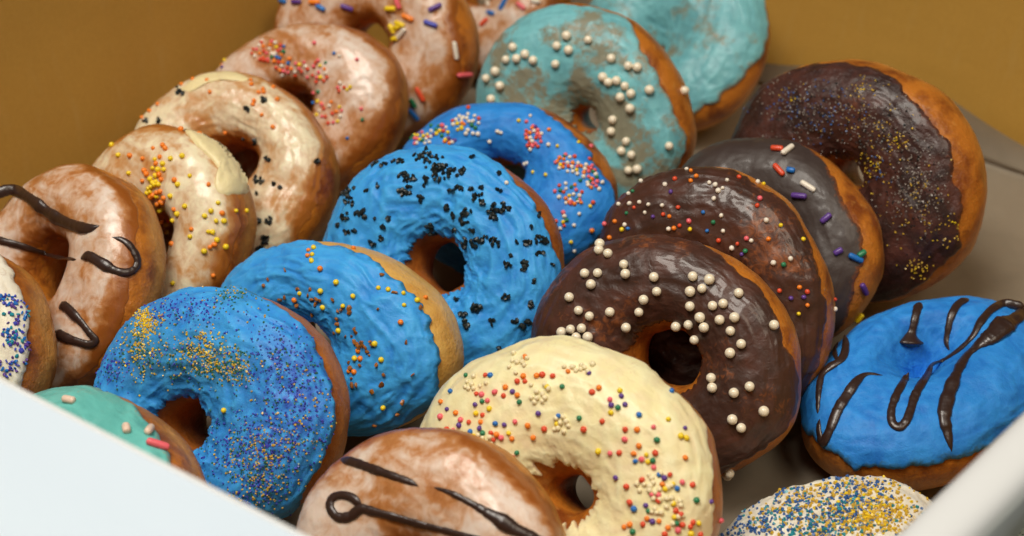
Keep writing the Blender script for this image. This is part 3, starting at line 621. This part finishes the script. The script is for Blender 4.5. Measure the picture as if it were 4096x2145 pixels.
blobs('K', 6, [(1250,180,20,15,4),(1110,235,25,25,7),(1050,280,20,45,6),(1190,300,15,12,3),(1300,297,15,12,3),(1335,310,12,12,2),(1395,100,15,10,2),(1385,210,25,12,4),(1370,300,20,15,3),(1230,430,12,10,2),(1010,185,12,10,2),(1060,320,12,12,3)], 'K', r=.00098, kind='cry')
balls('K', 2, {'W': [(1258,900)]})
# --- blue donut with dense nonpareils
blobs('L', 2, [(840,680,55,30,20),(920,640,50,35,11),(990,690,40,15,7)], 'WWroygkp')
blobs('L', 2, [(1060,600,70,40,22)], 'WWWoybrg'); blobs('L', 2, [(1390,680,45,60,24)], 'WWrrkkpo')
blobs('L', 2, [(1550,800,60,45,18),(1640,850,60,50,20),(1560,940,70,40,15),(1590,990,45,15,11),(1690,900,40,35,10),(1540,1085,40,40,6)], 'WWWrrokykgo')
balls('L', 2, {'r': [(1073,530),(1664,780),(1682,993)], 'y': [(1320,593),(1509,717),(1611,700),(1668,1012),(1573,1187),(972,650),(1040,632),(1020,637),(1390,845),(1452,858)], 'k': [(1357,598),(1389,620),(1671,719),(1537,1043),(945,618)], 'o': [(1467,637),(1676,1130)], 'W': [(1375,570),(1465,710),(1176,694),(1615,1050),(1589,1105),(1590,1230),(1119,657),(1060,655),(1095,655),(1350,805),(1360,800),(1215,645),(1232,652)]})
# --- glazed donut with small nonpareils
blobs('E', 2, [(90,250,85,55,34),(200,330,80,45,20),(330,350,65,60,16),(390,550,65,60,16),(460,440,35,40,6),(330,480,35,40,6)], 'WWroygkbrk')
balls('E', 2, {'k': [(525,293),(316,211),(547,535)], 'b': [(413,262),(478,678)], 'g': [(551,587)], 'W': [(440,275)]})
balls('E', 1, {'y': [(1085,285),(1078,322)], 'r': [(1060,305)], 'p': [(1090,330)]})
# --- glazed donut with yellow and orange nonpareils, cream smear
smear('C', 1, [(885,622),(960,628),(1040,648),(1110,695),(1170,755),(1210,805),(1245,850),(1250,905),(1220,950),(1150,962),(1080,955),(1050,900),(1075,850),(1050,800),(1000,750),(940,690)], .0016, 1)
balls('C', 1, {'y': [(541,694),(582,762),(634,851),(895,767),(838,779),(800,804),(762,783),(750,826),(805,832),(777,833),(739,878),(765,862),(750,897),(766,890),(730,925),(745,915),(760,905),(780,905),(725,945),(738,940),(874,906),(932,864),(771,962),(838,962),(786,1030),(872,1050),(909,1012),(850,1082),(811,1097),(821,1133),(1069,996),(1035,1036),(1005,1060),(1156,1035),(1207,1035),(1060,1085),(1097,1085),(934,1162),(1022,1138),(1042,1140),(1063,1178),(1105,1210),(1001,1233)],
 'o': [(786,772),(766,803),(752,729),(800,715),(812,730),(701,780),(640,765),(710,838),(720,855),(783,857),(793,881),(858,884),(1023,907),(700,888),(788,940),(770,945),(752,958),(742,966),(806,972),(790,990),(775,1000),(800,995),(855,1028),(1089,1047),(940,1125),(1051,1202),(1030,1213),(892,617),(980,653),(825,1080),(790,1085),(845,1197)]}, r=.00105)
balls('C', 5, {'y': [(849,107),(822,178)], 'o': [(1045,70)]}, r=.00105)
# --- glazed donut with cream streaks and black bits
smear('D', 1, [(880,440),(960,375),(1060,350),(1150,352),(1230,385),(1190,400),(1090,395),(1000,415),(930,455)], .0006, 2)
blobs('D', 1, [(890,455,22,10,4),(860,418,8,8,1),(720,597,14,10,3),(780,590,10,10,2),(1296,488,12,10,3),(1208,537,10,14,3),(1250,697,8,10,2),(1200,680,8,8,1),(1312,785,8,12,2),(1250,830,14,10,3),(1270,885,22,22,7),(1340,908,7,7,1),(1370,916,7,7,1),(1265,950,8,8,1),(1552,798,9,14,3),(1315,1080,18,20,5),(1268,1085,6,8,1),(1302,1175,14,25,6),(1280,1215,18,8,4)], 'K', r=.0011, kind='cry')
balls('D', 1, {'o': [(943,380),(1017,396),(887,405),(1030,453),(760,497),(680,565),(735,545),(1234,415),(1340,430),(1247,495),(1240,515),(1360,490),(1290,440),(1270,455),(1295,455),(1340,625),(1285,565),(1105,650),(1230,395)]}, r=.00095)
# --- rod sprinkles on the two farthest glazed donuts
rods('F', 2, [(690,42,'y',0,.9),(725,15,'k',70,.9),(720,135,'y',-20,.9),(737,118,'y',20,.9),(700,140,'y',60,.8),(715,190,'y',-10,.7),(775,87,'o',25,1),(907,38,'p',-25,1.1),(887,117,'v',20,1.1),(745,165,'W',-50,1.2),(1005,248,'W',80,1.4),(1050,368,'k',-5,1.6),(835,463,'r',60,1.2),(800,505,'g',60,.8),(803,560,'b',50,1.2),(318,10,'o',0,.9),(348,38,'b',30,.8),(475,35,'p',20,1),(230,10,'p',0,.9),(165,8,'b',10,1)])
rods('G', 2, [(1245,20,'b',-60,1.2),(1183,65,'b',20,.8),(1150,110,'r',-45,.9),(1170,20,'W',60,1.0),(1400,8,'W',10,.8),(1330,30,'k',40,.9)])
rods('H', 5, [(340,688,'c',10,.75),(620,828,'c',80,.6),(728,835,'c',-55,1.05),(770,906,'k',20,1.2)], ln=.0030, r=.00125)
# --- sugar on the blue and white donuts
sugar('I', [(5,715,290,35,30,330,'aya'),(5,690,420,48,70,300,'ayae'),(5,1000,430,70,50,240,'aay'),(5,1070,510,90,45,260,'aeae'),(5,850,470,190,60,300,'eav'),(5,1140,160,60,30,110,'eae'),(5,1000,240,180,50,140,'avve'),(5,850,240,120,40,180,'vv'),(5,1400,480,130,120,430,'vvve'),(5,1450,700,110,130,430,'vvvea'),(5,1350,880,160,60,420,'vae'),(5,1280,1020,90,90,420,'vaae'),(5,1200,960,140,130,520,'vvve'),(5,560,520,60,60,160,'vve'),(5,1240,1160,60,30,120,'ave'),(5,1160,540,60,40,140,'ae')], .00026, .8)
sugar('V', [(8,1000,1240,110,60,700,'aay'),(8,900,1180,120,60,420,'mmtay'),(8,640,1240,160,70,620,'mmta'),(8,620,1140,120,40,260,'am'),(8,760,1300,200,50,620,'mta'),(8,900,1100,120,25,220,'am'),(8,350,1310,60,30,120,'m')], .00042, .6)
blobs('A', 5, [(40,190,45,35,18),(70,260,60,50,14),(40,370,40,50,18),(90,400,60,70,20),(110,300,60,60,10),(40,520,50,50,16),(110,470,60,50,10),(120,210,30,30,5)], 'tvbpv', r=.00072, kind='cry')
balls('I', 5, {'y': [(1100,733)]}, r=.0011)
# --- chocolate drizzle
drizzle('B', 1, [(-60,985,46),(0,945,50),(60,932,50),(130,962,44),(200,1012,56),(280,1068,58),(360,1105,50),(430,1122,46),(490,1107,8)], 1)
drizzle('B', 1, [(-60,1160,26),(0,1180,32),(100,1205,28),(200,1237,24),(290,1262,24),(378,1276,14)], 2)
drizzle('B', 1, [(398,1268,34),(440,1258,52),(500,1292,50),(560,1325,40),(620,1338,38),(665,1315,36),(672,1270,36),(640,1210,34),(600,1178,28),(548,1163,8)], 3)
drizzle('B', 5, [(290,232,40),(320,222,46),(360,258,42),(400,300,34),(440,352,32),(468,388,34),(440,408,36),(380,394,36),(320,374,38),(270,345,42)], 4)
drizzle('O', 6, [(448,972,40),(520,990,42),(620,1025,40),(720,1060,34),(790,1085,24),(828,1106,8)], 5)
drizzle('O', 6, [(545,1200,40),(505,1162,40),(450,1148,40),(405,1165,40),(395,1210,40),(430,1254,40),(490,1252,46),(545,1215,48),(600,1226,44),(720,1258,38),(850,1295,36),(960,1322,36),(1050,1349,40),(1150,1378,36)], 6)
drizzle('O', 6, [(902,1110,10),(980,1135,24),(1080,1185,30),(1160,1232,40),(1220,1266,70),(1290,1310,62),(1380,1349,46),(1460,1380,30)], 7)
drizzle('U', 8, [(1200,205,50),(1182,260,36),(1168,320,36),(1156,370,60),(1152,405,116),(1150,425,96)], 8)
drizzle('U', 8, [(1440,186,36),(1390,212,36),(1355,270,34),(1337,350,26),(1332,400,22),(1346,440,8)], 9)
drizzle('U', 8, [(1715,225,40),(1620,208,38),(1550,242,38),(1500,300,36),(1460,370,28),(1400,430,24),(1320,485,20),(1262,512,30),(1240,560,40),(1182,650,38),(1155,730,38),(1132,788,40),(1098,815,40),(1066,792,38),(1062,730,36),(1085,660,36),(1118,600,34),(1146,545,20)], 10)
drizzle('U', 8, [(1730,235,40),(1665,288,60),(1610,322,92),(1558,370,84),(1480,425,46),(1420,485,44),(1370,580,50),(1335,680,66),(1320,760,58),(1335,840,44),(1358,935,10)], 11)
drizzle('U', 8, [(1018,560,10),(940,555,22),(890,592,40),(850,650,46),(800,730,52),(760,830,46),(728,886,42),(708,835,30),(708,775,16)], 12)
drizzle('U', 8, [(832,360,16),(838,420,34),(820,480,40),(762,522,40),(722,562,36),(706,640,30),(700,748,16)], 13)
drizzle('U', 8, [(800,395,14),(785,440,26),(795,490,20)], 14)
print('objects', len(bpy.data.objects))
